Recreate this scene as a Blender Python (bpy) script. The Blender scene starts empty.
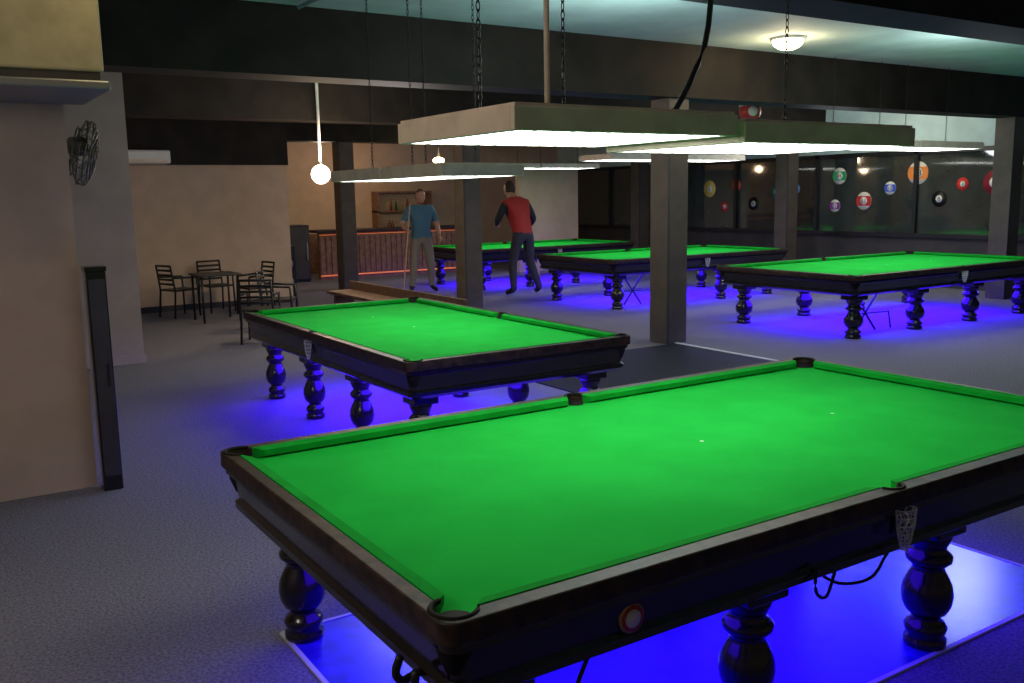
import bpy, bmesh, math, random
import numpy as np
from mathutils import Vector, Matrix
random.seed(4)
S=bpy.context.scene
COL=S.collection
# ------------------------------------------------------------ materials
def mat(name,col,rough=.5,metal=0,var=0,vscale=20,emis=None,estr=0,bump=0,spec=.5,col2=None,coat=0):
    m=bpy.data.materials.new(name);m.use_nodes=True
    nt=m.node_tree;b=nt.nodes['Principled BSDF']
    b.inputs['Base Color'].default_value=(*col,1);b.inputs['Roughness'].default_value=rough
    b.inputs['Metallic'].default_value=metal;b.inputs['Specular IOR Level'].default_value=spec
    b.inputs['Coat Weight'].default_value=coat
    if emis: b.inputs['Emission Color'].default_value=(*emis,1);b.inputs['Emission Strength'].default_value=estr
    if var or bump or col2:
        tc=nt.nodes.new('ShaderNodeTexCoord');n=nt.nodes.new('ShaderNodeTexNoise')
        n.inputs['Scale'].default_value=vscale;n.inputs['Detail'].default_value=5
        nt.links.new(tc.outputs['Object'],n.inputs['Vector'])
        if var or col2:
            r=nt.nodes.new('ShaderNodeValToRGB')
            c2=col2 if col2 else tuple(min(1,c*(1+var)) for c in col)
            c1=col if col2 else tuple(c*(1-var) for c in col)
            r.color_ramp.elements[0].color=(*c1,1);r.color_ramp.elements[1].color=(*c2,1)
            r.color_ramp.elements[0].position=.38;r.color_ramp.elements[1].position=.62
            nt.links.new(n.outputs['Fac'],r.inputs['Fac']);nt.links.new(r.outputs['Color'],b.inputs['Base Color'])
        if bump:
            bp=nt.nodes.new('ShaderNodeBump');bp.inputs['Strength'].default_value=bump;bp.inputs['Distance'].default_value=.01
            nt.links.new(n.outputs['Fac'],bp.inputs['Height']);nt.links.new(bp.outputs['Normal'],b.inputs['Normal'])
    return m
M={}
M['carpet']=mat('carpet',(.13,.12,.14),.95,col2=(.23,.22,.25),vscale=70,bump=.4,spec=.1)
M['darkmat']=mat('dark_matting',(.010,.011,.018),.7,var=.5,vscale=60,spec=.2)
M['line']=mat('white_edging',(.55,.55,.55),.6)
M['ceil']=mat('ceiling_paint',(.46,.60,.58),.8,var=.08,vscale=2)
M['beam']=mat('beam_paint',(.015,.011,.008),.7,var=.3,vscale=3,spec=.25)
M['pillar']=mat('pillar_paint',(.075,.058,.044),.6,var=.15,vscale=4)
M['wallL']=mat('wall_paint_taupe',(.47,.36,.28),.8,var=.06,vscale=3)
M['wallB']=mat('wall_paint_beige',(.58,.43,.31),.8,var=.06,vscale=3)
M['wallD']=mat('wall_dark',(.035,.032,.032),.6,var=.2,vscale=3)
M['glass']=mat('dark_glass',(.035,.045,.040),.05,spec=.9,var=.25,vscale=1,coat=.4)
M['black']=mat('black_lacquer',(.007,.006,.006),.22,coat=.35,var=.3,vscale=12)
M['wood']=mat('dark_mahogany',(.010,.006,.005),.5,col2=(.045,.025,.017),vscale=18,bump=.2,spec=.35)
M['cloth']=mat('green_baize',(.010,.41,.045),.95,col2=(.013,.46,.052),vscale=3,spec=.05)
M['cushion']=mat('green_baize_cushion',(.005,.30,.028),.9,var=.1,vscale=6,spec=.05)
M['net']=mat('white_net',(.6,.6,.55),.8)
M['pocket']=mat('pocket_leather',(.010,.008,.008),.8,spec=.2)
M['brass']=mat('brass',(.45,.30,.12),.35,1)
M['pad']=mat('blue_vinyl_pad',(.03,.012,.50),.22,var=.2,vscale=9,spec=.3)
M['canopy']=mat('canopy_paint',(.74,.62,.50),.6,var=.08,vscale=8)
M['metal']=mat('steel',(.3,.3,.3),.4,.8)
M['fanmetal']=mat('fan_metal',(.14,.12,.09),.45,.5,var=.1)
M['iron']=mat('black_iron',(.015,.015,.015),.45,.3)
M['white']=mat('white_plastic',(.7,.7,.66),.4)
M['offwhite']=mat('yellow_lit_metal',(.42,.36,.22),.5,var=.1,vscale=6)  # duct metal, yellow of the warm light put into the base colour
M['red']=mat('red_paint',(.45,.03,.02),.4)
M['globe']=mat('globe_glass',(1,.95,.8),.3,emis=(1,.88,.66),estr=14)
M['downl']=mat('downlight_glass',(1,.9,.6),.3,emis=(1,.78,.42),estr=14)
M['led']=mat('orange_led',(1,.4,.1),.3,emis=(1,.2,.04),estr=.4)
M['barwood']=mat('bar_slats',(.22,.11,.065),.5,var=.25,vscale=10)
M['benchwood']=mat('bench_wood',(.10,.055,.035),.5,var=.25,vscale=10)
M['skin']=mat('skin',(.50,.27,.19),.5,var=.05)
M['hair']=mat('hair',(.03,.02,.015),.7,var=.3,vscale=60)
def louvre():
    m=bpy.data.materials.new('canopy_diffuser');m.use_nodes=True;nt=m.node_tree
    b=nt.nodes['Principled BSDF'];b.inputs['Base Color'].default_value=(.8,.8,.75,1)
    tc=nt.nodes.new('ShaderNodeTexCoord');v=nt.nodes.new('ShaderNodeTexBrick')
    v.offset=0;v.inputs['Scale'].default_value=1;v.inputs['Brick Width'].default_value=.085;v.inputs['Row Height'].default_value=.18
    v.inputs['Mortar Size'].default_value=.016;v.inputs['Mortar Smooth'].default_value=.6
    v.inputs['Color1'].default_value=(1.0,1.0,.93,1);v.inputs['Color2'].default_value=(.92,.95,.88,1);v.inputs['Mortar'].default_value=(.055,.06,.05,1)
    nt.links.new(tc.outputs['Object'],v.inputs['Vector']);nt.links.new(v.outputs['Color'],b.inputs['Emission Color'])
    b.inputs['Emission Strength'].default_value=8.6
    return m
M['louvre']=louvre()
# ------------------------------------------------------------ mesh helpers
def addobj(name,me,mt=None,parent=None,smooth=False):
    o=bpy.data.objects.new(name,me);COL.objects.link(o)
    if mt: me.materials.append(mt)
    if smooth:
        for p in me.polygons:p.use_smooth=True
    if parent:o.parent=parent
    return o
def pyobj(name,v,f,mt,parent=None,smooth=False):
    me=bpy.data.meshes.new(name);me.from_pydata(v,[],f);me.update()
    bm=bmesh.new();bm.from_mesh(me);bmesh.ops.recalc_face_normals(bm,faces=bm.faces);bm.to_mesh(me);bm.free()
    return addobj(name,me,mt,parent,smooth)
def box(name,x0,x1,y0,y1,z0,z1,mt,parent=None,bev=0):
    v=[(x,y,z) for x in(x0,x1) for y in(y0,y1) for z in(z0,z1)]
    f=[(0,1,3,2),(4,6,7,5),(0,4,5,1),(2,3,7,6),(0,2,6,4),(1,5,7,3)]
    o=pyobj(name,v,f,mt,parent)
    if bev:
        b=o.modifiers.new('b','BEVEL');b.width=bev;b.segments=2
    return o
def empty(name,loc=(0,0,0),rz=0,sc=(1,1,1)):
    e=bpy.data.objects.new(name,None);COL.objects.link(e);e.location=loc;e.rotation_euler=(0,0,rz);e.scale=sc;e.empty_display_size=.1
    return e
def lathe(name,prof,mt,parent=None,loc=(0,0,0),seg=24,axis=None):
    v=[];f=[]
    for r,z in prof:
        for i in range(seg):
            a=2*math.pi*i/seg;v.append(Vector((r*math.cos(a),r*math.sin(a),z)))
    for j in range(len(prof)-1):
        for i in range(seg):
            k=(i+1)%seg;f.append((j*seg+i,j*seg+k,(j+1)*seg+k,(j+1)*seg+i))
    f.append(tuple(range(seg)));f.append(tuple((len(prof)-1)*seg+i for i in range(seg)))
    R=Matrix.Identity(3)
    if axis is not None: R=Vector(axis).to_track_quat('Z','Y').to_matrix()
    v=[tuple(R@p+Vector(loc)) for p in v]
    return pyobj(name,v,f,mt,parent,True)
def tube(name,pts,r,mt,parent=None,seg=8,smooth_path=True):
    P=[Vector(p) for p in pts]
    if smooth_path and len(P)>2:
        Q=[]
        for i in range(len(P)-1):
            a=P[max(i-1,0)];b=P[i];c=P[i+1];d=P[min(i+2,len(P)-1)]
            for k in range(5):
                t=k/5;Q.append(.5*((2*b)+(c-a)*t+(2*a-5*b+4*c-d)*t*t+(3*b-a-3*c+d)*t**3))
        Q.append(P[-1]);P=Q
    v=[];f=[]
    for i,p in enumerate(P):
        t=(P[min(i+1,len(P)-1)]-P[max(i-1,0)]).normalized()
        q=Vector((0,0,1)) if abs(t.z)<.9 else Vector((1,0,0))
        n=t.cross(q).normalized();b=t.cross(n)
        rr=r[i] if isinstance(r,list) else r
        for k in range(seg):
            a=2*math.pi*k/seg;v.append(tuple(p+n*rr*math.cos(a)+b*rr*math.sin(a)))
    for i in range(len(P)-1):
        for k in range(seg):
            l=(k+1)%seg;f.append((i*seg+k,i*seg+l,(i+1)*seg+l,(i+1)*seg+k))
    f.append(tuple(range(seg)));f.append(tuple((len(P)-1)*seg+k for k in range(seg)))
    return pyobj(name,v,f,mt,parent,True)
def sphere(name,loc,r,mt,parent=None,sc=(1,1,1),seg=24):
    bm=bmesh.new();bmesh.ops.create_uvsphere(bm,u_segments=seg,v_segments=seg//2,radius=r)
    for v in bm.verts: v.co=Vector((v.co.x*sc[0],v.co.y*sc[1],v.co.z*sc[2]))+Vector(loc)
    me=bpy.data.meshes.new(name);bm.to_mesh(me);bm.free()
    return addobj(name,me,mt,parent,True)
def chain(name,top,bot,mt,parent,step=.035):
    bm=bmesh.new();a=Vector(top);b=Vector(bot);n=int((a-b).length/step)
    for i in range(n):
        c=a.lerp(b,(i+.5)/n);R=Matrix.Rotation(math.pi/2*(i%2),4,'Z')@Matrix.Rotation(math.pi/2,4,'X')
        ms=8;rings=[]
        for u in range(ms):
            A=2*math.pi*u/ms;ring=[]
            for w in range(4):
                B=2*math.pi*w/4;rr=.009+.0028*math.cos(B)
                p=Vector((rr*math.cos(A),rr*2.1*math.sin(A),.0028*math.sin(B)))
                ring.append(bm.verts.new(c+(R@p)))
            rings.append(ring)
        for u in range(ms):
            for w in range(4):
                bm.faces.new((rings[u][w],rings[(u+1)%ms][w],rings[(u+1)%ms][(w+1)%4],rings[u][(w+1)%4]))
    me=bpy.data.meshes.new(name);bm.to_mesh(me);bm.free();return addobj(name,me,mt,parent,True)
def curve_fill(name,loops,z0,z1,mt,parent,bev=0):
    cu=bpy.data.curves.new(name,'CURVE');cu.dimensions='2D';cu.fill_mode='BOTH'
    for L in loops:
        s=cu.splines.new('POLY');s.points.add(len(L)-1)
        for p,q in zip(s.points,L):p.co=(q[0],q[1],0,1)
        s.use_cyclic_u=True
    cu.extrude=(z1-z0)/2-bev;cu.bevel_depth=bev;cu.bevel_resolution=2
    if bev: cu.offset=-bev
    t=bpy.data.objects.new('t',cu);COL.objects.link(t);bpy.context.view_layer.update()
    me=bpy.data.meshes.new_from_object(t.evaluated_get(bpy.context.evaluated_depsgraph_get()))
    bpy.data.objects.remove(t)
    for v in me.vertices:v.co.z+=(z0+z1)/2
    me.name=name;me.materials.clear()
    return addobj(name,me,mt,parent)
# ------------------------------------------------------------ room
X0,X1,Y0,Y1=-4,16.5,-3,23; ZC=3.65;ZB=3.02
box('floor',X0,X1+.2,Y0,Y1+.2,-.1,0,M['carpet'])
box('ceiling',X0,X1+.2,Y0,Y1+.2,ZC,ZC+.15,M['ceil'])
box('wall_near',X0,X1,Y0-.15,Y0,0,ZC,M['wallL'])
box('wall_west',X0-.15,X0,Y0,Y1,0,ZC,M['wallL'])
box('wall_left',X0,.9,6.6,9.2,0,ZC,M['wallL'])
box('wall_column',1.0,2.2,11.5,12.6,0,ZC,M['wallL'])
box('wall_back',-1,5.9,16.7,16.9,0,2.5,M['wallB'])
box('wall_back_bulkhead',-1,5.9,16.6,16.9,2.5,ZC,M['beam'])
box('wall_bar_side',5.75,5.9,16.9,Y1,0,ZC,M['wallB'])
box('wall_bar_back',5.9,X1,Y1,Y1+.15,0,ZC,M['wallB'])
box('baseboard_back',-1,5.9,16.68,16.7,0,.1,M['wallD'])
box('baseboard_column',.98,2.22,11.48,11.5,0,.1,M['wallL'])
box('wall_right',X1,X1+.2,Y0,Y1,0,1.0,M['wallD'])
box('wall_right_header',X1,X1+.2,Y0,Y1,2.62,ZC,M['ceil'])
n=0
for y in np.arange(Y0,Y1-.1,2.35):
    n+=1
    e=empty('window_%d'%n,(X1,y,0))
    box('pane',.05,.1,0,2.35,1.0,2.62,M['glass'],e)
    box('mullion',-.03,.12,-.04,.04,1.0,2.62,M['iron'],e)
    box('top_rail',-.03,.12,0,2.35,2.54,2.62,M['iron'],e)
    box('sill',-.08,.12,0,2.35,.94,1.02,M['iron'],e)
for i,y in enumerate((4.1,8.8,13.5,18.2)):
    box('ceiling_beam' if i==0 else 'ceiling_beam.%03d'%i,X0 if i!=2 else 2.25,X1,y-.22,y+.22,ZB,ZC,M['beam'])
for k,(x,y) in enumerate(((8.02,8.8),(7.84,13.5),(7.64,18.2),(15.6,8.8),(15.6,13.5),(15.6,18.2))):
    e=empty('pillar' if k==0 else 'pillar.%03d'%k,(x,y,0))
    box('shaft',-.165,.165,-.165,.165,0,ZB,M['pillar'],e,.01)
    box('edge_strip',-.17,-.14,-.17,-.16,0,ZB,M['wallD'],e)
box('floor_mat',5.2,7.95,4.7,8.6,0,.012,M['darkmat'])
box('trim_1',7.95,8.0,5.3,8.6,0,.02,M['line'])
# ------------------------------------------------------------ snooker table
HL,HW=1.785,.9
A_,B_=HL+.045,HW+.045
def arc(c,R,a0,a1,n=10):
    return [(c[0]+R*math.cos(math.radians(a0+(a1-a0)*i/n)),c[1]+R*math.sin(math.radians(a0+(a1-a0)*i/n))) for i in range(n+1)]
def notch(out=True):
    R=.062;k=math.degrees(math.asin(.02/R));P=[]
    def corner(sx,sy):
        c=(sx*(A_-.02),sy*(B_-.02));base={(1,1):0,(-1,1):90,(-1,-1):180,(1,-1):270}[(sx,sy)]
        if out: return arc(c,R,base-90+k,base+180-k,14)
        return arc(c,R,base-90+k,base-180-k,8)
    Rm=.048;km=math.degrees(math.asin(.002/Rm))
    P+=corner(1,1)
    P+=arc((0,B_+.002-.004),Rm,-km,180+km,12) if out else arc((0,B_-.002),Rm,-km,-180+km,8)
    P+=corner(-1,1)+corner(-1,-1)
    P+=arc((0,-B_+.002),Rm,180-km,360+km,12) if out else arc((0,-B_+.002),Rm,180-km,km,8)
    P+=corner(1,-1)
    return P
def rrect(a,b,r):
    P=[]
    for sx,sy,b0 in((1,1,0),(-1,1,90),(-1,-1,180),(1,-1,270)):
        P+=arc((sx*(a-r),sy*(b-r)),r,b0,b0+90,8)
    return P
LEG=[(.075,0),(.085,.01),(.085,.035),(.07,.05),(.08,.065),(.086,.085),(.075,.105),(.055,.12),(.058,.135),(.082,.155),(.096,.185),(.102,.225),(.097,.265),(.082,.30),(.066,.33),(.06,.345),(.075,.36),(.09,.375),(.092,.395),(.078,.41),(.062,.425),(.07,.44),(.083,.47),(.088,.50)]
idx=0
def snooker_table(cx,cy,s,rot,detail=True):
    global idx
    nm='snooker_table' if idx==0 else 'snooker_table.%03d'%idx;idx+=1
    e=empty(nm,(cx,cy,0),rot,(s[0],s[1],1) if isinstance(s,tuple) else (s,s,1))
    curve_fill('rail_frame',[rrect(A_+.054,B_+.066,.05),notch(True)],.765,.832,M['wood'],e,.007)
    curve_fill('bed',[notch(False)],.74,.79,M['cloth'],e)
    def cush(p):
        v=[];zs=((.785,.834),(.785,.834),(.80,.826),(.80,.826))
        for (x,y),(a,b) in zip(p,zs): v+= [(x,y,a),(x,y,b)]
        pyobj('cushion',v,[(0,2,4,6),(1,7,5,3),(0,1,3,2),(2,3,5,4),(4,5,7,6),(6,7,1,0)],M['cushion'],e)
    for sy in(1,-1):
        for sx in(1,-1):
            cush([(sx*.048,sy*B_),(sx*(A_-.078),sy*B_),(sx*(A_-.12),sy*HW),(sx*.075,sy*HW)])
    for sx in(1,-1):
        cush([(sx*A_,-(B_-.078)),(sx*A_,B_-.078),(sx*HL,B_-.12),(sx*HL,-(B_-.12))])
    def ring(a,b,z,r): return [(x,y,z) for x,y in rrect(a,b,r)]
    R=[ring(A_+.04,B_+.051,.765,.05),ring(A_+.04,B_+.051,.74,.05),ring(A_+.02,B_+.028,.725,.05),ring(A_+.0,B_+.01,.63,.05),ring(A_+.015,B_+.025,.615,.05),ring(A_+.015,B_+.025,.59,.05),ring(A_-.02,B_-.01,.565,.05)]
    v=sum(R,[]);m=len(R[0]);f=[]
    for j in range(len(R)-1):
        for i in range(m): f.append((j*m+i,j*m+(i+1)%m,(j+1)*m+(i+1)%m,(j+1)*m+i))
    f.append(tuple((len(R)-1)*m+i for i in range(m)))
    pyobj('carcass',v,f,M['black'],e)
    for i,x in enumerate((-1.62,-.54,.54,1.62)):
        for y in(-.778,.778):
            lathe('leg',LEG,M['black'],e,(x,y,0),28)
            box('leg_block',x-.1,x+.1,y-.1,y+.1,.495,.575,M['black'],e,.01)
    for px,py in((-A_+.02,-B_+.02),(-A_+.02,B_-.02),(A_-.02,-B_+.02),(A_-.02,B_-.02),(0,B_-.002),(0,-B_+.002)):
        R_=.058 if px else .045
        lathe('pocket_cup',[(R_,.80),(R_*.9,.72),(R_*.5,.66),(.005,.65)],M['pocket'],e,(px,py,0),16)
        ang=math.atan2(py,px) if px else math.copysign(math.pi/2,py)
        w=1.9 if px else 1.4
        pts=[(px+(R_+.006)*math.cos(ang-w+2*w*i/8),py+(R_+.006)*math.sin(ang-w+2*w*i/8),.831) for i in range(9)]
        tube('pocket_rim',pts,.008,M['pocket'],e,6)
    for sy in(-1,1):
        bm=bmesh.new();rows=[]
        for j in range(6):
            r=.045*(1-.06*j*j/2.2);z=.765-j*.03
            rows.append([bm.verts.new((r*math.cos(t*math.pi/4+(j%2)*.39)-.03*sy*-1*0,sy*(B_+.073)+r*.6*math.sin(t*math.pi/4+(j%2)*.39),z)) for t in range(8)])
        for j in range(5):
            for t in range(8): bm.faces.new((rows[j][t],rows[j][(t+1)%8],rows[j+1][(t+1)%8],rows[j+1][t]))
        me=bpy.data.meshes.new('net');bm.to_mesh(me);bm.free();o=addobj('ball_net',me,M['net'],e)
        w=o.modifiers.new('w','WIREFRAME');w.thickness=.007
    for x in (0,.9): lathe('cloth_spot',[(.009,.7901),(.009,.7908)],M['white'],e,(x,0,0),10)
    return e
t1=snooker_table(2.868,2.92,(.983,1),0)
t2=snooker_table(3.546,7.07,.934,math.pi/2)
t3=snooker_table(11.99,8.48,1.2,0)
t4=snooker_table(11.5,12.75,1.1,0)
t5=snooker_table(11.4,16.95,1.1,0)
for t in (t3,t4):   # spare cue rests slung below the table ends
    tube('cue_rest_a',[(-1.35,-.55,.56),(-1.0,-.6,.02)],.012,M['iron'],t,6,False)
    tube('cue_rest_b',[(-.95,-.6,.56),(-1.3,-.55,.02)],.012,M['iron'],t,6,False)
    tube('cue_rest_c',[(-1.3,-.55,.25),(-.8,-.62,.25),(-.75,-.62,.02)],.010,M['iron'],t,6,False)
# table 1 fittings (children of the table)
def L1(p): return ((p[0]-2.868)/.983,p[1]-2.92,p[2])
def T1(name,pts,r): tube(name,[L1(p) for p in pts],r,M['iron'],t1)
by=1.962
lathe('badge_rim',[(.045,0),(.05,.006),(.045,.012)],M['brass'],t1,L1((1.65,by,.668)),24,(0,-1,0))
lathe('badge_face',[(.04,.012),(.04,.015)],M['red'],t1,L1((1.65,by,.668)),24,(0,-1,0))
lathe('badge_centre',[(.028,.015),(.028,.017)],M['white'],t1,L1((1.65,by,.668)),20,(0,-1,0))
T1('rest_hook_a',[(1.08,2.15,.60),(1.02,2.13,.60),(.985,2.11,.61),(.965,2.10,.645),(.975,2.09,.69)],.012)
T1('rest_hook_b',[(1.08,2.05,.60),(1.02,2.03,.60),(.975,2.00,.61),(.965,1.99,.65),(.965,1.98,.70)],.012)
T1('cable_a',[(1.50,1.96,.60),(1.42,1.93,.50),(1.36,1.9,.34),(1.32,1.95,.1),(1.3,2.0,.012)],.007)
T1('cable_b',[(2.55,2.05,.57),(2.6,1.97,.53),(2.75,1.95,.52),(2.88,1.98,.57),(2.95,1.98,.6)],.006)
T1('cable_c',[(2.45,1.95,.63),(2.42,1.92,.56),(2.50,1.94,.52),(2.62,2.0,.57)],.006)
# blue pad + blue under-table lamps
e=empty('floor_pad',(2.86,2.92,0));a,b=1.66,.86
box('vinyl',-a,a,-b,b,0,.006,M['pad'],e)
for s_ in(-1,1):
    box('edge_tape',s_*a-.01,s_*a+.01,-b,b,0,.009,M['line'],e);box('edge_tape',-a,a,s_*b-.01,s_*b+.01,0,.009,M['line'],e)
for i,(cx,cy,a,b,pw) in enumerate(((2.86,2.92,1.6,.8,80),(3.546,7.07,.8,1.6,270),(11.99,8.48,2.0,1.0,440),(11.5,12.75,1.8,.9,320),(11.4,16.95,1.8,.9,280))):
    L=bpy.data.lights.new('under_table_light','AREA');L.shape='RECTANGLE';L.size=2*a;L.size_y=2*b;L.energy=pw;L.color=(.045,.008,1)
    o=bpy.data.objects.new('under_table_light'+('' if i==0 else '.%03d'%i),L);o.location=(cx,cy,.555);COL.objects.link(o)
# ------------------------------------------------------------ canopies
ci=0
def canopy(cx,cy,z,L,W,rot,supports,H=.085):
    global ci
    nm='light_canopy' if ci==0 else 'light_canopy.%03d'%ci;ci+=1
    e=empty(nm,(cx,cy,z),rot);t=.03
    box('side',-L/2,L/2,-W/2,-W/2+t,0,H,M['canopy'],e,.004);box('side',-L/2,L/2,W/2-t,W/2,0,H,M['canopy'],e,.004)
    box('end',-L/2,-L/2+t,-W/2+t,W/2-t,0,H,M['canopy'],e,.004);box('end',L/2-t,L/2,-W/2+t,W/2-t,0,H,M['canopy'],e,.004)
    box('top',-L/2+.01,L/2-.01,-W/2+.01,W/2-.01,H,H+.012,M['canopy'],e)
    box('diffuser',-L/2+t,L/2-t,-W/2+t,W/2-t,.002,.02,M['louvre'],e)
    for s in supports:
        x,y,kind=s
        if kind=='chain': chain('chain',(x,y,ZC-z),(x,y,H),M['iron'],e)
        elif kind=='rod': tube('rod',[(x,y,ZC-z),(x,y,H)],.012,M['canopy'],e,8,False)
        else: tube('cable',[(x+.42,y+.1,ZC-z),(x+.40,y+.08,(ZC-z)*.65),(x+.28,y,(ZC-z)*.32),(x+.02,y,H)],.014,M['iron'],e)
    return e
canopy(2.36,3.24,2.11,1.10,.92,0,[(-.35,.1,'chain'),(-.05,.05,'rod'),(.07,.1,'chain')])
canopy(3.53,3.24,2.085,1.16,.92,0,[(-.50,.15,'cable'),(.3,.1,'chain')])
canopy(3.60,6.46,2.03,1.02,.72,math.pi/2,[(-.4,0,'chain'),(.4,0,'chain')])
canopy(3.60,7.50,2.03,1.02,.72,math.pi/2,[(-.4,0,'chain'),(.4,0,'chain')])
for (x,y) in((11.99,8.48),(11.5,12.75),(11.4,16.95)):
    canopy(x-.8,y,2.45,1.55,.9,0,[(-.5,0,'chain'),(.5,0,'chain')]);canopy(x+.8,y,2.45,1.55,.9,0,[(-.5,0,'chain'),(.5,0,'chain')])
# ------------------------------------------------------------ lamps
e=empty('globe_lamp',(5.18,13.2,0));tube('rod',[(0,0,ZC),(0,0,2.38)],.022,M['white'],e,10,False)
lathe('holder',[(.03,2.36),(.04,2.38),(.03,2.42)],M['metal'],e);sphere('globe',(0,0,2.24),.14,M['globe'],e)
e=empty('ceiling_lamp',(8.85,7.7,ZC));lathe('base',[(.2,-.03),(.21,0)],M['white'],e,seg=32);sphere('glass',(0,0,-.035),.18,M['downl'],e,(1,1,.6))
e=empty('wall_lamp',(9.65,17.9,2.65));sphere('glass',(0,-.1,0),.10,M['downl'],e,(1.3,1,.7));lathe('base',[(.03,0),(.03,ZC-2.65)],M['iron'],e,(0,-.1,0))
e=empty('pendant_sign_lamp',(10.6,9.9,3.06));chain('chain',(0,0,ZC-3.06),(0,0,.26),M['iron'],e)
lathe('shade',[(.05,.26),(.08,.22),(.08,.16),(.15,.13),(.16,.06)],M['white'],e);lathe('body',[(.15,.06),(.16,-.02),(.14,-.10),(.10,-.12)],M['red'],e)
lathe('disc',[(.07,0),(.07,.012)],M['white'],e,(-.08,-.13,-.02),20,(-.55,-.83,0))
e=empty('air_conditioning_duct',(0,0,0))
box('duct',-3.5,1.0,5.7,6.59,2.60,ZC,M['offwhite'],e,.015);box('lip',-3.5,1.02,5.66,6.59,2.50,2.55,M['metal'],e,.01);box('lip2',-3.5,.98,5.72,6.59,2.55,2.60,M['wallD'],e)
for x in(.2,-.6,-1.4): box('seam',x,x+.03,5.69,5.7,2.60,3.6,M['canopy'],e)
# wall fan
F=M['fanmetal']
e=empty('wall_fan',(.95,7.7,2.30));e.rotation_euler=(0,0,math.radians(6))
tube('bracket',[(-.05,0,-.1),(.1,0,-.12),(.15,0,0)],.02,F,e)
lathe('motor',[(.05,.08),(.07,.1),(.07,.2),(.04,.22)],F,e,(.02,0,0),16,(1,-.35,0))
ax=Vector((1,-.35,-.25)).normalized();s1=(Vector((0,0,1))-ax*ax.z).normalized();s2=ax.cross(s1)
for rr,dx in((.24,.24),(.205,.27),(.17,.285),(.12,.295),(.08,.30),(.24,.2),(.18,.15)):
    pts=[]
    for i in range(25):
        t=2*math.pi*i/24;pts.append(tuple(ax*dx+s1*rr*math.cos(t)+s2*rr*math.sin(t)))
    tube('guard_ring',pts,.007,F,e,6,False)
for i in range(24):
    t=2*math.pi*i/24;d=s1*math.cos(t)+s2*math.sin(t)
    tube('guard_spoke',[tuple(ax*.30+d*.04),tuple(ax*.275+d*.19),tuple(ax*.24+d*.24),tuple(ax*.18+d*.20),tuple(ax*.14+d*.06)],.003,F,e,4)
for i in range(3):
    t=2*math.pi*i/3;d=s1*math.cos(t)+s2*math.sin(t);d2=s1*math.cos(t+1.3)+s2*math.sin(t+1.3)
    pyobj('blade',[tuple(ax*.22+d*.03),tuple(ax*.20+d*.18),tuple(ax*.22+(d+d2).normalized()*.21),tuple(ax*.25+d2*.18),tuple(ax*.25+d2*.05)],[(0,1,2,3,4)],F,e)
e=empty('air_conditioner',(3.35,16.15,2.5));box('body',-.4,.4,0,.45,0,.22,M['white'],e,.03);box('vent',-.35,.35,-.02,0,.02,.07,M['canopy'],e)
e=empty('cue_cabinet',(.975,6.50,0))
box('body',-.06,.06,-.07,.07,.0,1.45,M['black'],e,.006);box('top',-.065,.065,-.075,.075,1.45,1.48,M['black'],e);box('door_panel',-.05,.05,-.078,-.07,.1,1.4,M['wallD'],e,.004);box('handle',.02,.03,-.09,-.078,.7,.85,M['iron'],e)
e=empty('ceiling_conduit',(0,0,0));tube('pipe',[(3.2,8.5,ZC-.03),(3.3,4.4,ZC-.03)],.02,M['ceil'],e,8,False)
box('junction_box',2.35,2.7,5.1,5.3,ZC-.08,ZC,M['metal'],e)
# ------------------------------------------------------------ chairs / cafe table
ch=0
def chair(x,y,rz):
    global ch
    nm='dining_chair' if ch==0 else 'dining_chair.%03d'%ch;ch+=1
    e=empty(nm,(x,y,0),rz)
    box('seat',-.22,.22,-.22,.22,.43,.46,M['iron'],e,.01)
    for sx in(-1,1):
        tube('leg_front',[(sx*.22,-.22,0),(sx*.21,-.21,.44),(sx*.21,-.2,.64)],.016,M['iron'],e,8,False)
        tube('leg_back',[(sx*.22,.25,0),(sx*.21,.21,.44),(sx*.2,.27,.86)],.016,M['iron'],e,8,False)
        tube('arm',[(sx*.21,-.2,.64),(sx*.21,.24,.66)],.018,M['iron'],e,8,False)
    for i in range(5): tube('back_slat',[(-.2,.23+.01*i,.55+.075*i),(.2,.23+.01*i,.55+.075*i)],.018,M['iron'],e,6,False)
chair(3.66,15.85,math.radians(110));chair(4.75,15.3,math.radians(-80));chair(3.85,12.2,math.radians(150));chair(4.45,13.2,math.radians(60));chair(4.35,16.15,math.radians(10))
e=empty('cafe_table',(4.0,14.9,0))
box('top',-.33,.33,-.33,.33,.72,.75,M['iron'],e,.01)
for sx in(-1,1):
    for sy in(-1,1): tube('leg',[(sx*.28,sy*.28,0),(sx*.28,sy*.28,.72)],.018,M['iron'],e,8,False)
e=empty('wooden_bench',(5.5,11.8,0))
box('seat',-.2,.2,-1.9,1.7,.44,.49,M['benchwood'],e,.01)
for y in(-1.7,0,1.5): box('support',-.15,.15,y-.04,y+.04,0,.44,M['benchwood'],e)
box('back',.18,.22,-1.9,1.7,.49,.62,M['benchwood'],e)
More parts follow.
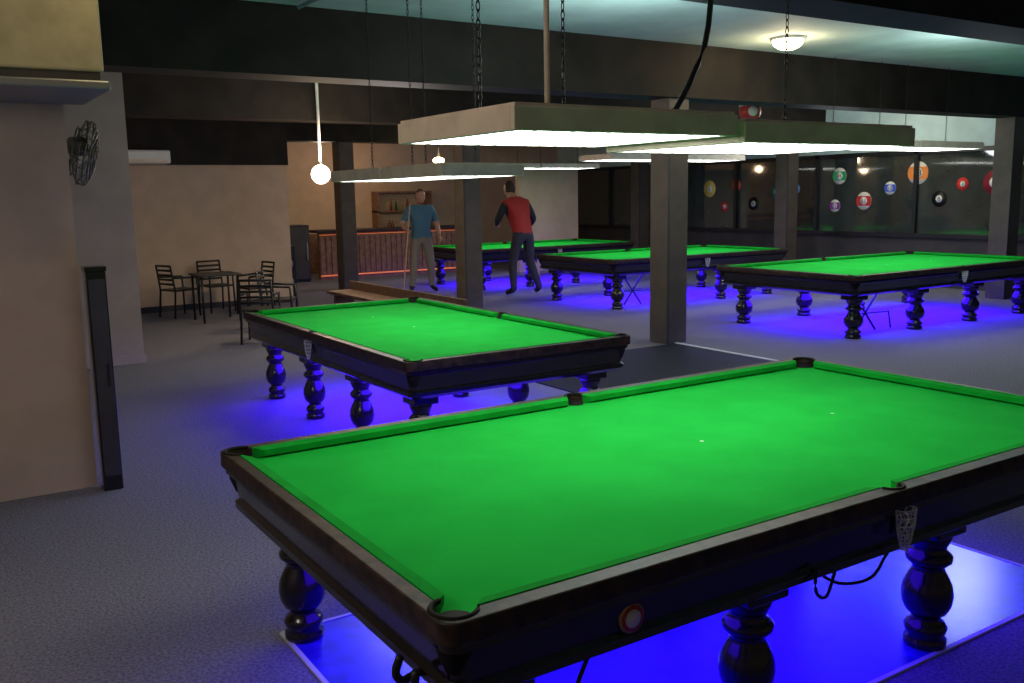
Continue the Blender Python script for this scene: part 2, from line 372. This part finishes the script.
# ------------------------------------------------------------ bar area
e=empty('bar_counter',(9.8,20.7,0))
box('front',-1.8,2.2,0,.1,0,1.1,M['barwood'],e);box('top',-1.9,2.3,-.15,.6,1.1,1.16,M['wood'],e,.01)
for x in np.arange(-1.78,2.15,.14): box('slat',x,x+.07,-.03,0,.14,1.0,M['barwood'],e)
box('led_upper',-1.8,2.2,-.05,-.03,1.04,1.055,M['led'],e);box('led_lower',-1.8,2.2,-.05,-.03,.08,.11,M['led'],e)
e=empty('back_bar_shelf',(9.8,22.6,0))
box('cabinet',-1.5,2.2,0,.38,0,1.0,M['barwood'],e);box('shelf',.6,2.2,0,.35,1.5,1.54,M['barwood'],e);box('upright',.6,.66,0,.38,1,2.0,M['barwood'],e);box('upright',2.14,2.2,0,.38,1,2.0,M['barwood'],e);box('header',.6,2.2,0,.38,2.0,2.05,M['barwood'],e)
bc=[mat('bottle_%d'%i,c,.2) for i,c in enumerate(((.2,.08,.03),(.04,.1,.04),(.3,.27,.2),(.2,.03,.02)))]
e=empty('liquor_bottles',(9.8,22.7,0))
for i in range(10):
    x=.75+random.random()*1.3;z=1.0 if i%2 else 1.54
    lathe('bottle',[(.04,z+.001),(.042,z+.18),(.015,z+.24),(.015,z+.3)],random.choice(bc),e,(x,random.uniform(0,.1),0),10)
e=empty('bar_fridge',(7.3,20.5,0));box('body',-.45,.4,0,.6,.02,1.3,M['iron'],e,.02);box('door',-.42,.37,-.03,0,.08,1.25,M['wallD'],e);box('plinth',-.38,.38,.02,.58,0,.02,M['iron'],e);box('handle',.3,.33,-.06,-.03,.5,.9,M['metal'],e)
e=empty('floor_speaker',(6.1,17.6,0));box('cabinet',-.15,.15,-.15,.15,0,1.0,M['iron'],e,.01)
for z in(.3,.65): lathe('cone',[(.1,0),(.09,.01),(.03,-.01)],M['metal'],e,(0,-.15,z),16,(0,-1,0))
box('wall_partition',12.6,14.4,19.2,19.35,0,2.5,M['wallB'])
# ------------------------------------------------------------ ball decals on right windows
decals=[(9.55,1.97,.22,(.25,.02,.03),'7',0),(10.16,1.95,.12,(.7,.04,.03),'3',0),(10.62,1.68,.15,(.01,.01,.012),'8',0),(11.09,2.18,.22,(.8,.24,.04),'13',1),(11.69,1.9,.13,(.05,.1,.6),'10',1),(12.29,1.65,.18,(.55,.03,.03),'11',1),(12.91,2.17,.17,(.03,.36,.12),'14',1),(13.0,1.55,.13,(.25,.03,.3),'12',1),(14.05,1.92,.11,(.1,.25,.5),'2',0),(14.6,1.87,.16,(.03,.20,.16),'6',0),(15.28,1.6,.15,(.01,.01,.012),'8',0),(15.84,2.03,.15,(.75,.08,.03),'5',0),(16.2,1.53,.12,(.6,.04,.04),'3',0),(16.7,1.96,.2,(.8,.6,.12),'1',0),(9.35,2.45,.11,(.08,.1,.45),'4',0)]
Wm=mat('decal_white',(.8,.78,.68),.5);Km=mat('decal_black',(.01,.01,.01),.5)
for i,(y,z,r,c,num,stripe) in enumerate(decals):
    e=empty('billiard_ball_decal' if i==0 else 'billiard_ball_decal.%03d'%i,(X1+.045,y,z))
    cm=mat('decal_colour_%d'%i,c,.4)
    lathe('disc',[(r,0),(r,.006)],Wm if stripe else cm,e,(0,0,0),36,(-1,0,0))
    if stripe:
        pts=[];a0=math.asin(.55)
        for t in np.linspace(-a0,a0,8): pts.append((-.008,r*math.cos(t),r*math.sin(t)))
        for t in np.linspace(math.pi-a0,math.pi+a0,8): pts.append((-.008,r*math.cos(t),r*math.sin(t)))
        pyobj('stripe',pts,[tuple(range(16))],cm,e)
    lathe('number_circle',[(r*.45,.009),(r*.45,.011)],Wm,e,(0,0,0),28,(-1,0,0))
    cu=bpy.data.curves.new('n','FONT');cu.body=num;cu.size=r*.75;cu.align_x='CENTER';cu.align_y='CENTER'
    t=bpy.data.objects.new('t',cu);COL.objects.link(t);bpy.context.view_layer.update()
    me=bpy.data.meshes.new_from_object(t.evaluated_get(bpy.context.evaluated_depsgraph_get()));bpy.data.objects.remove(t)
    me.materials.clear();o=addobj('number',me,Km,e);o.rotation_euler=(math.pi/2,0,-math.pi/2);o.location=(-.014,0,0)
# ------------------------------------------------------------ people
def skin_mesh(name,V,E,R,sub=2):
    me=bpy.data.meshes.new(name);me.from_pydata([tuple(v) for v in V],E,[]);o=bpy.data.objects.new(name,me);COL.objects.link(o)
    m=o.modifiers.new('s','SKIN');m.use_smooth_shade=True
    for i,r in enumerate(R):
        me.skin_vertices[0].data[i].radius=r if isinstance(r,tuple) else (r,r)
    me.skin_vertices[0].data[0].use_root=True
    s=o.modifiers.new('u','SUBSURF');s.levels=sub;s.render_levels=sub
    bpy.context.view_layer.update()
    out=bpy.data.meshes.new_from_object(o.evaluated_get(bpy.context.evaluated_depsgraph_get()))
    bpy.data.objects.remove(o);out.name=name;return out
def person(name,loc,rz,scale,J,mats,cap=None,headturn=0):
    e=empty(name,loc,rz,scale)
    K=list(J.keys());ix={k:i for i,k in enumerate(K)}
    E=[('pelvis','belly'),('belly','chest'),('chest','neck'),('neck','skull')]
    for s in 'LR': E+=[('chest','sh'+s),('sh'+s,'el'+s),('el'+s,'wr'+s),('pelvis','hip'+s),('hip'+s,'kn'+s),('kn'+s,'an'+s),('an'+s,'toe'+s)]
    Rd={'pelvis':(.165,.125),'belly':(.165,.13),'chest':(.17,.13),'neck':(.062,.062),'skull':(.05,.05),'sh':(.075,.075),'el':(.052,.052),'wr':(.032,.032),'hip':(.10,.105),'kn':(.075,.078),'an':(.052,.055),'toe':(.045,.032)}
    me=skin_mesh('body',[J[k] for k in K],[(ix[a],ix[b]) for a,b in E],[Rd.get(k,Rd.get(k[:-1])) for k in K])
    for n in('shirt','trousers','skin','shoe','sleeve'): me.materials.append(mats[n])
    mi={'shirt':0,'trousers':1,'skin':2,'shoe':3,'sleeve':4}
    for p in me.polygons:
        c=p.center;best=None
        for a,b in E:
            A=Vector(J[a]);B=Vector(J[b]);t=max(0,min(1,(c-A).dot(B-A)/(B-A).length_squared));d=(c-A.lerp(B,t)).length-.5*(Rd.get(a,Rd.get(a[:-1]))[0]*(1-t)+t*Rd.get(b,Rd.get(b[:-1]))[0])
            if best is None or d<best[0]: best=(d,a,b,t)
        _,a,b,t=best
        if a.startswith('sh'): m='sleeve' if (t<mats['sl'] ) else 'skin'
        elif a.startswith('el'): m='sleeve' if mats['sl']>1 and t<.9 else 'skin'
        elif b.startswith('sh'): m='shirt'
        elif a=='neck' or (a=='chest' and b=='neck' and t>.8): m='skin'
        elif a.startswith('an'): m='shoe'
        elif a in('chest','belly'): m='shirt'
        elif a=='pelvis' and b=='belly': m='shirt' if c.z>.93 else 'trousers'
        else: m='trousers' if c.z<.93 else 'shirt'
        p.material_index=mi[m];p.use_smooth=True
    o=bpy.data.objects.new('body',me);COL.objects.link(o);o.parent=e
    hc=Vector(J['skull'])+Vector((0,.02,.07))
    bm=bmesh.new();bmesh.ops.create_uvsphere(bm,u_segments=32,v_segments=24,radius=1)
    Rz=Matrix.Rotation(headturn,3,'Z')
    for v in bm.verts:
        x,y,z=v.co
        w=.078*(1-.25*max(0,-z)**1.5);d=.098
        q=Vector((x*w,y*d,z*.122))
        if y>0:
            q.y+=.018*math.exp(-((x/.16)**2+((z+.08)/.22)**2))
            q.y-=.010*math.exp(-(((abs(x)-.38)/.18)**2+((z-.12)/.14)**2))
            q.y+=.006*math.exp(-((x/.35)**2+((z+.5)/.1)**2))
            q.y+=.010*math.exp(-((x/.3)**2+((z+.85)/.2)**2))
        v.co=hc+Rz@q
    hm=bpy.data.meshes.new('head');bm.to_mesh(hm);bm.free();addobj('head',hm,M['skin'],e,True)
    for s in(-1,1):
        sphere('ear',hc+Rz@Vector((s*.078,-.005,-.005)),.03,M['skin'],e,(.35,.7,1),12)
        sphere('eye',hc+Rz@Vector((s*.030,.084,.014)),.011,Km,e,(1,.6,.7),10)
    tube('mouth',[tuple(hc+Rz@Vector(p)) for p in((-.022,.094,-.06),(0,.102,-.062),(.022,.094,-.06))],.003,M['red'],e,6,False)
    bm=bmesh.new();bmesh.ops.create_uvsphere(bm,u_segments=32,v_segments=24,radius=1)
    kill=[v for v in bm.verts if not(v.co.z>(-.45 if v.co.y<.0 else .35+.25*v.co.y))];bmesh.ops.delete(bm,geom=kill,context='VERTS')
    for v in bm.verts:
        x,y,z=v.co;v.co=hc+Rz@Vector((x*.084,y*.104,z*.130))
    cm=bpy.data.meshes.new('hair');bm.to_mesh(cm);bm.free();addobj('hair',cm,cap or M['hair'],e,True)
    for s,sx in(('L',-1),('R',1)):
        wr=Vector(J['wr'+s]);d=(wr-Vector(J['el'+s])).normalized()
        nrm=Vector((-sx,0,0));nrm=(nrm-d*nrm.dot(d)).normalized();side=d.cross(nrm)*(-sx)
        if side.y<0: side=-side
        V=[wr-d*.01,wr+d*.045,wr+d*.075];me=skin_mesh('palm',V,[(0,1),(1,2)],[(.024,.024),(.036,.018),(.036,.015)],1)
        addobj('palm_'+s,me,M['skin'],e,True)
        cl=mats.get('curl'+s,1)
        for k,ln in enumerate((.072,.08,.075,.058)):
            b=wr+d*.07+side*(.027-.018*k);a1=b+d*ln*.45+nrm*.008*cl;a2=a1+d*ln*.25/cl+nrm*.018*cl;a3=a2+d*ln*.12*(2-cl)+nrm*.018*cl
            me=skin_mesh('finger',[b-d*.01,a1,a2,a3],[(0,1),(1,2),(2,3)],[.0095,.009,.0085,.007],1);addobj('finger_%s%d'%(s,k+1),me,M['skin'],e,True)
        b=wr+d*.03+side*.025;me=skin_mesh('thumb',[b,b+d*.025+side*.02+nrm*.01,b+d*.055+side*.022+nrm*.02],[(0,1),(1,2)],[.012,.010,.008],1);addobj('thumb_'+s,me,M['skin'],e,True)
    return e
cue=mat('cue_wood',(.60,.40,.20),.4)
J1=dict(pelvis=(0,0,.96),belly=(0,.01,1.10),chest=(0,0,1.33),neck=(0,.0,1.50),skull=(0,.02,1.57),
 shL=(-.20,0,1.42),elL=(-.30,-.03,1.16),wrL=(-.30,.12,.95),shR=(.20,0,1.42),elR=(.33,.02,1.16),wrR=(.34,.22,1.10),
 hipL=(-.10,0,.90),knL=(-.15,.03,.50),anL=(-.19,-.04,.09),toeL=(-.23,.13,.035),hipR=(.10,0,.90),knR=(.16,.08,.50),anR=(.21,.08,.09),toeR=(.27,.24,.035))
m1=dict(shirt=mat('teal_tshirt',(.07,.17,.25),.9),trousers=mat('khaki_trousers',(.24,.21,.17),.9),skin=M['skin'],shoe=M['iron'],sleeve=mat('teal_sleeve',(.07,.17,.25),.9),sl=.75,curlR=1.3)
p1=person('man_standing',(8.55,16.6,0),math.radians(170),(1.16,1.16,1.16),J1,m1,mat('brown_hair',(.10,.06,.04),.8),.3)
tube('cue',[(.27,.31,1.50),(.32,.32,1.09),(.45,.34,.01)],[.009]*5+[.012]*5+[.016],cue,p1,8)
J2=dict(pelvis=(0,-.04,.95),belly=(0,.03,1.09),chest=(0,.14,1.30),neck=(0,.23,1.45),skull=(0,.29,1.51),
 shL=(-.20,.15,1.37),elL=(-.30,.22,1.12),wrL=(-.16,.44,1.05),shR=(.20,.15,1.37),elR=(.34,.12,1.12),wrR=(.36,.32,.98),
 hipL=(-.09,-.04,.90),knL=(-.15,.05,.50),anL=(-.20,-.04,.09),toeL=(-.22,.14,.035),hipR=(.09,-.04,.90),knR=(.17,.03,.50),anR=(.26,-.10,.09),toeR=(.30,.07,.035))
m2=dict(shirt=mat('red_vest',(.36,.02,.02),.8),trousers=mat('dark_jeans',(.03,.03,.045),.9),skin=M['skin'],shoe=M['iron'],sleeve=mat('black_sleeve',(.02,.02,.03),.9),sl=1.2,curlR=1.3,curlL=1.3)
p2=person('man_with_cue',(9.80,14.85,0),math.radians(5),(1.25,1.2,1.27),J2,m2)
tube('cue',[(.18,.50,1.35),(.345,.42,.92),(.60,.30,.20)],[.009]*5+[.012]*5+[.016],cue,p2,8)
# ------------------------------------------------------------ lights
def pl(name,loc,en,col,size=.1):
    L=bpy.data.lights.new(name,'POINT');L.energy=en;L.color=col;L.shadow_soft_size=size
    o=bpy.data.objects.new(name,L);o.location=loc;COL.objects.link(o)
pl('globe_glow',(5.25,12.95,2.24),95,(1,.74,.5),.16)
pl('downlight_glow',(8.85,7.7,ZC-.3),26,(1,.72,.42))
pl('wall_lamp_glow',(9.6,17.5,2.45),22,(1,.7,.4))
pl('bar_glow',(9.5,21.6,2.6),22,(1,.65,.38))  # added warm ambient light behind the bar, no fixture
pl('bar_glow_side',(7.6,19.3,2.8),30,(1,.76,.54))  # added ambient light for the bar front, no fixture
pl('duct_glow',(1.2,4.9,3.3),9,(1,.78,.4))
pl('rear_right_glow',(15.0,11,3.3),35,(1,.78,.5))
pl('fill_light_a',(-1.2,2.6,2.7),78,(1,.82,.70),.4)  # added warm fill for the left wall, stands for no fixture
pl('fill_light_b',(5.2,10.8,2.6),60,(1,.90,.84),.4)  # unseen fill added for the column and mid hall
pl('fill_light_c',(10.5,6.2,3.0),75,(.85,1,.97),.4)  # added fill lifting the right side, no lamp hangs here
pl('fill_light_d',(13.9,11.0,2.9),80,(.95,.97,1),.4)  # added fill that brightens the ball decals, no fixture
pl('fill_light_e',(5.5,6.4,2.9),75,(.8,1,.97),.4)  # added teal fill to lift the ceiling, stands for no lamp
w=bpy.data.worlds.new('w');S.world=w;w.use_nodes=True;w.node_tree.nodes['Background'].inputs[0].default_value=(.05,.05,.06,1);w.node_tree.nodes['Background'].inputs[1].default_value=.2
# ------------------------------------------------------------ camera
pi_,ro,h,ya=.1559,-.0175,1.8835,.5708
fw=Vector((math.sin(ya)*math.cos(pi_),math.cos(ya)*math.cos(pi_),-math.sin(pi_)))
r0=Vector((math.cos(ya),-math.sin(ya),0));u0=r0.cross(fw)
r=r0*math.cos(ro)+u0*math.sin(ro);u=-r0*math.sin(ro)+u0*math.cos(ro)
c=bpy.data.cameras.new('camera');c.sensor_width=36;c.lens=928.7/1024*36;c.clip_end=100
co=bpy.data.objects.new('camera',c);COL.objects.link(co)
co.matrix_world=Matrix(((r.x,u.x,-fw.x,0),(r.y,u.y,-fw.y,0),(r.z,u.z,-fw.z,h),(0,0,0,1)))
S.camera=co
S.view_settings.view_transform='Standard';S.view_settings.look='None'
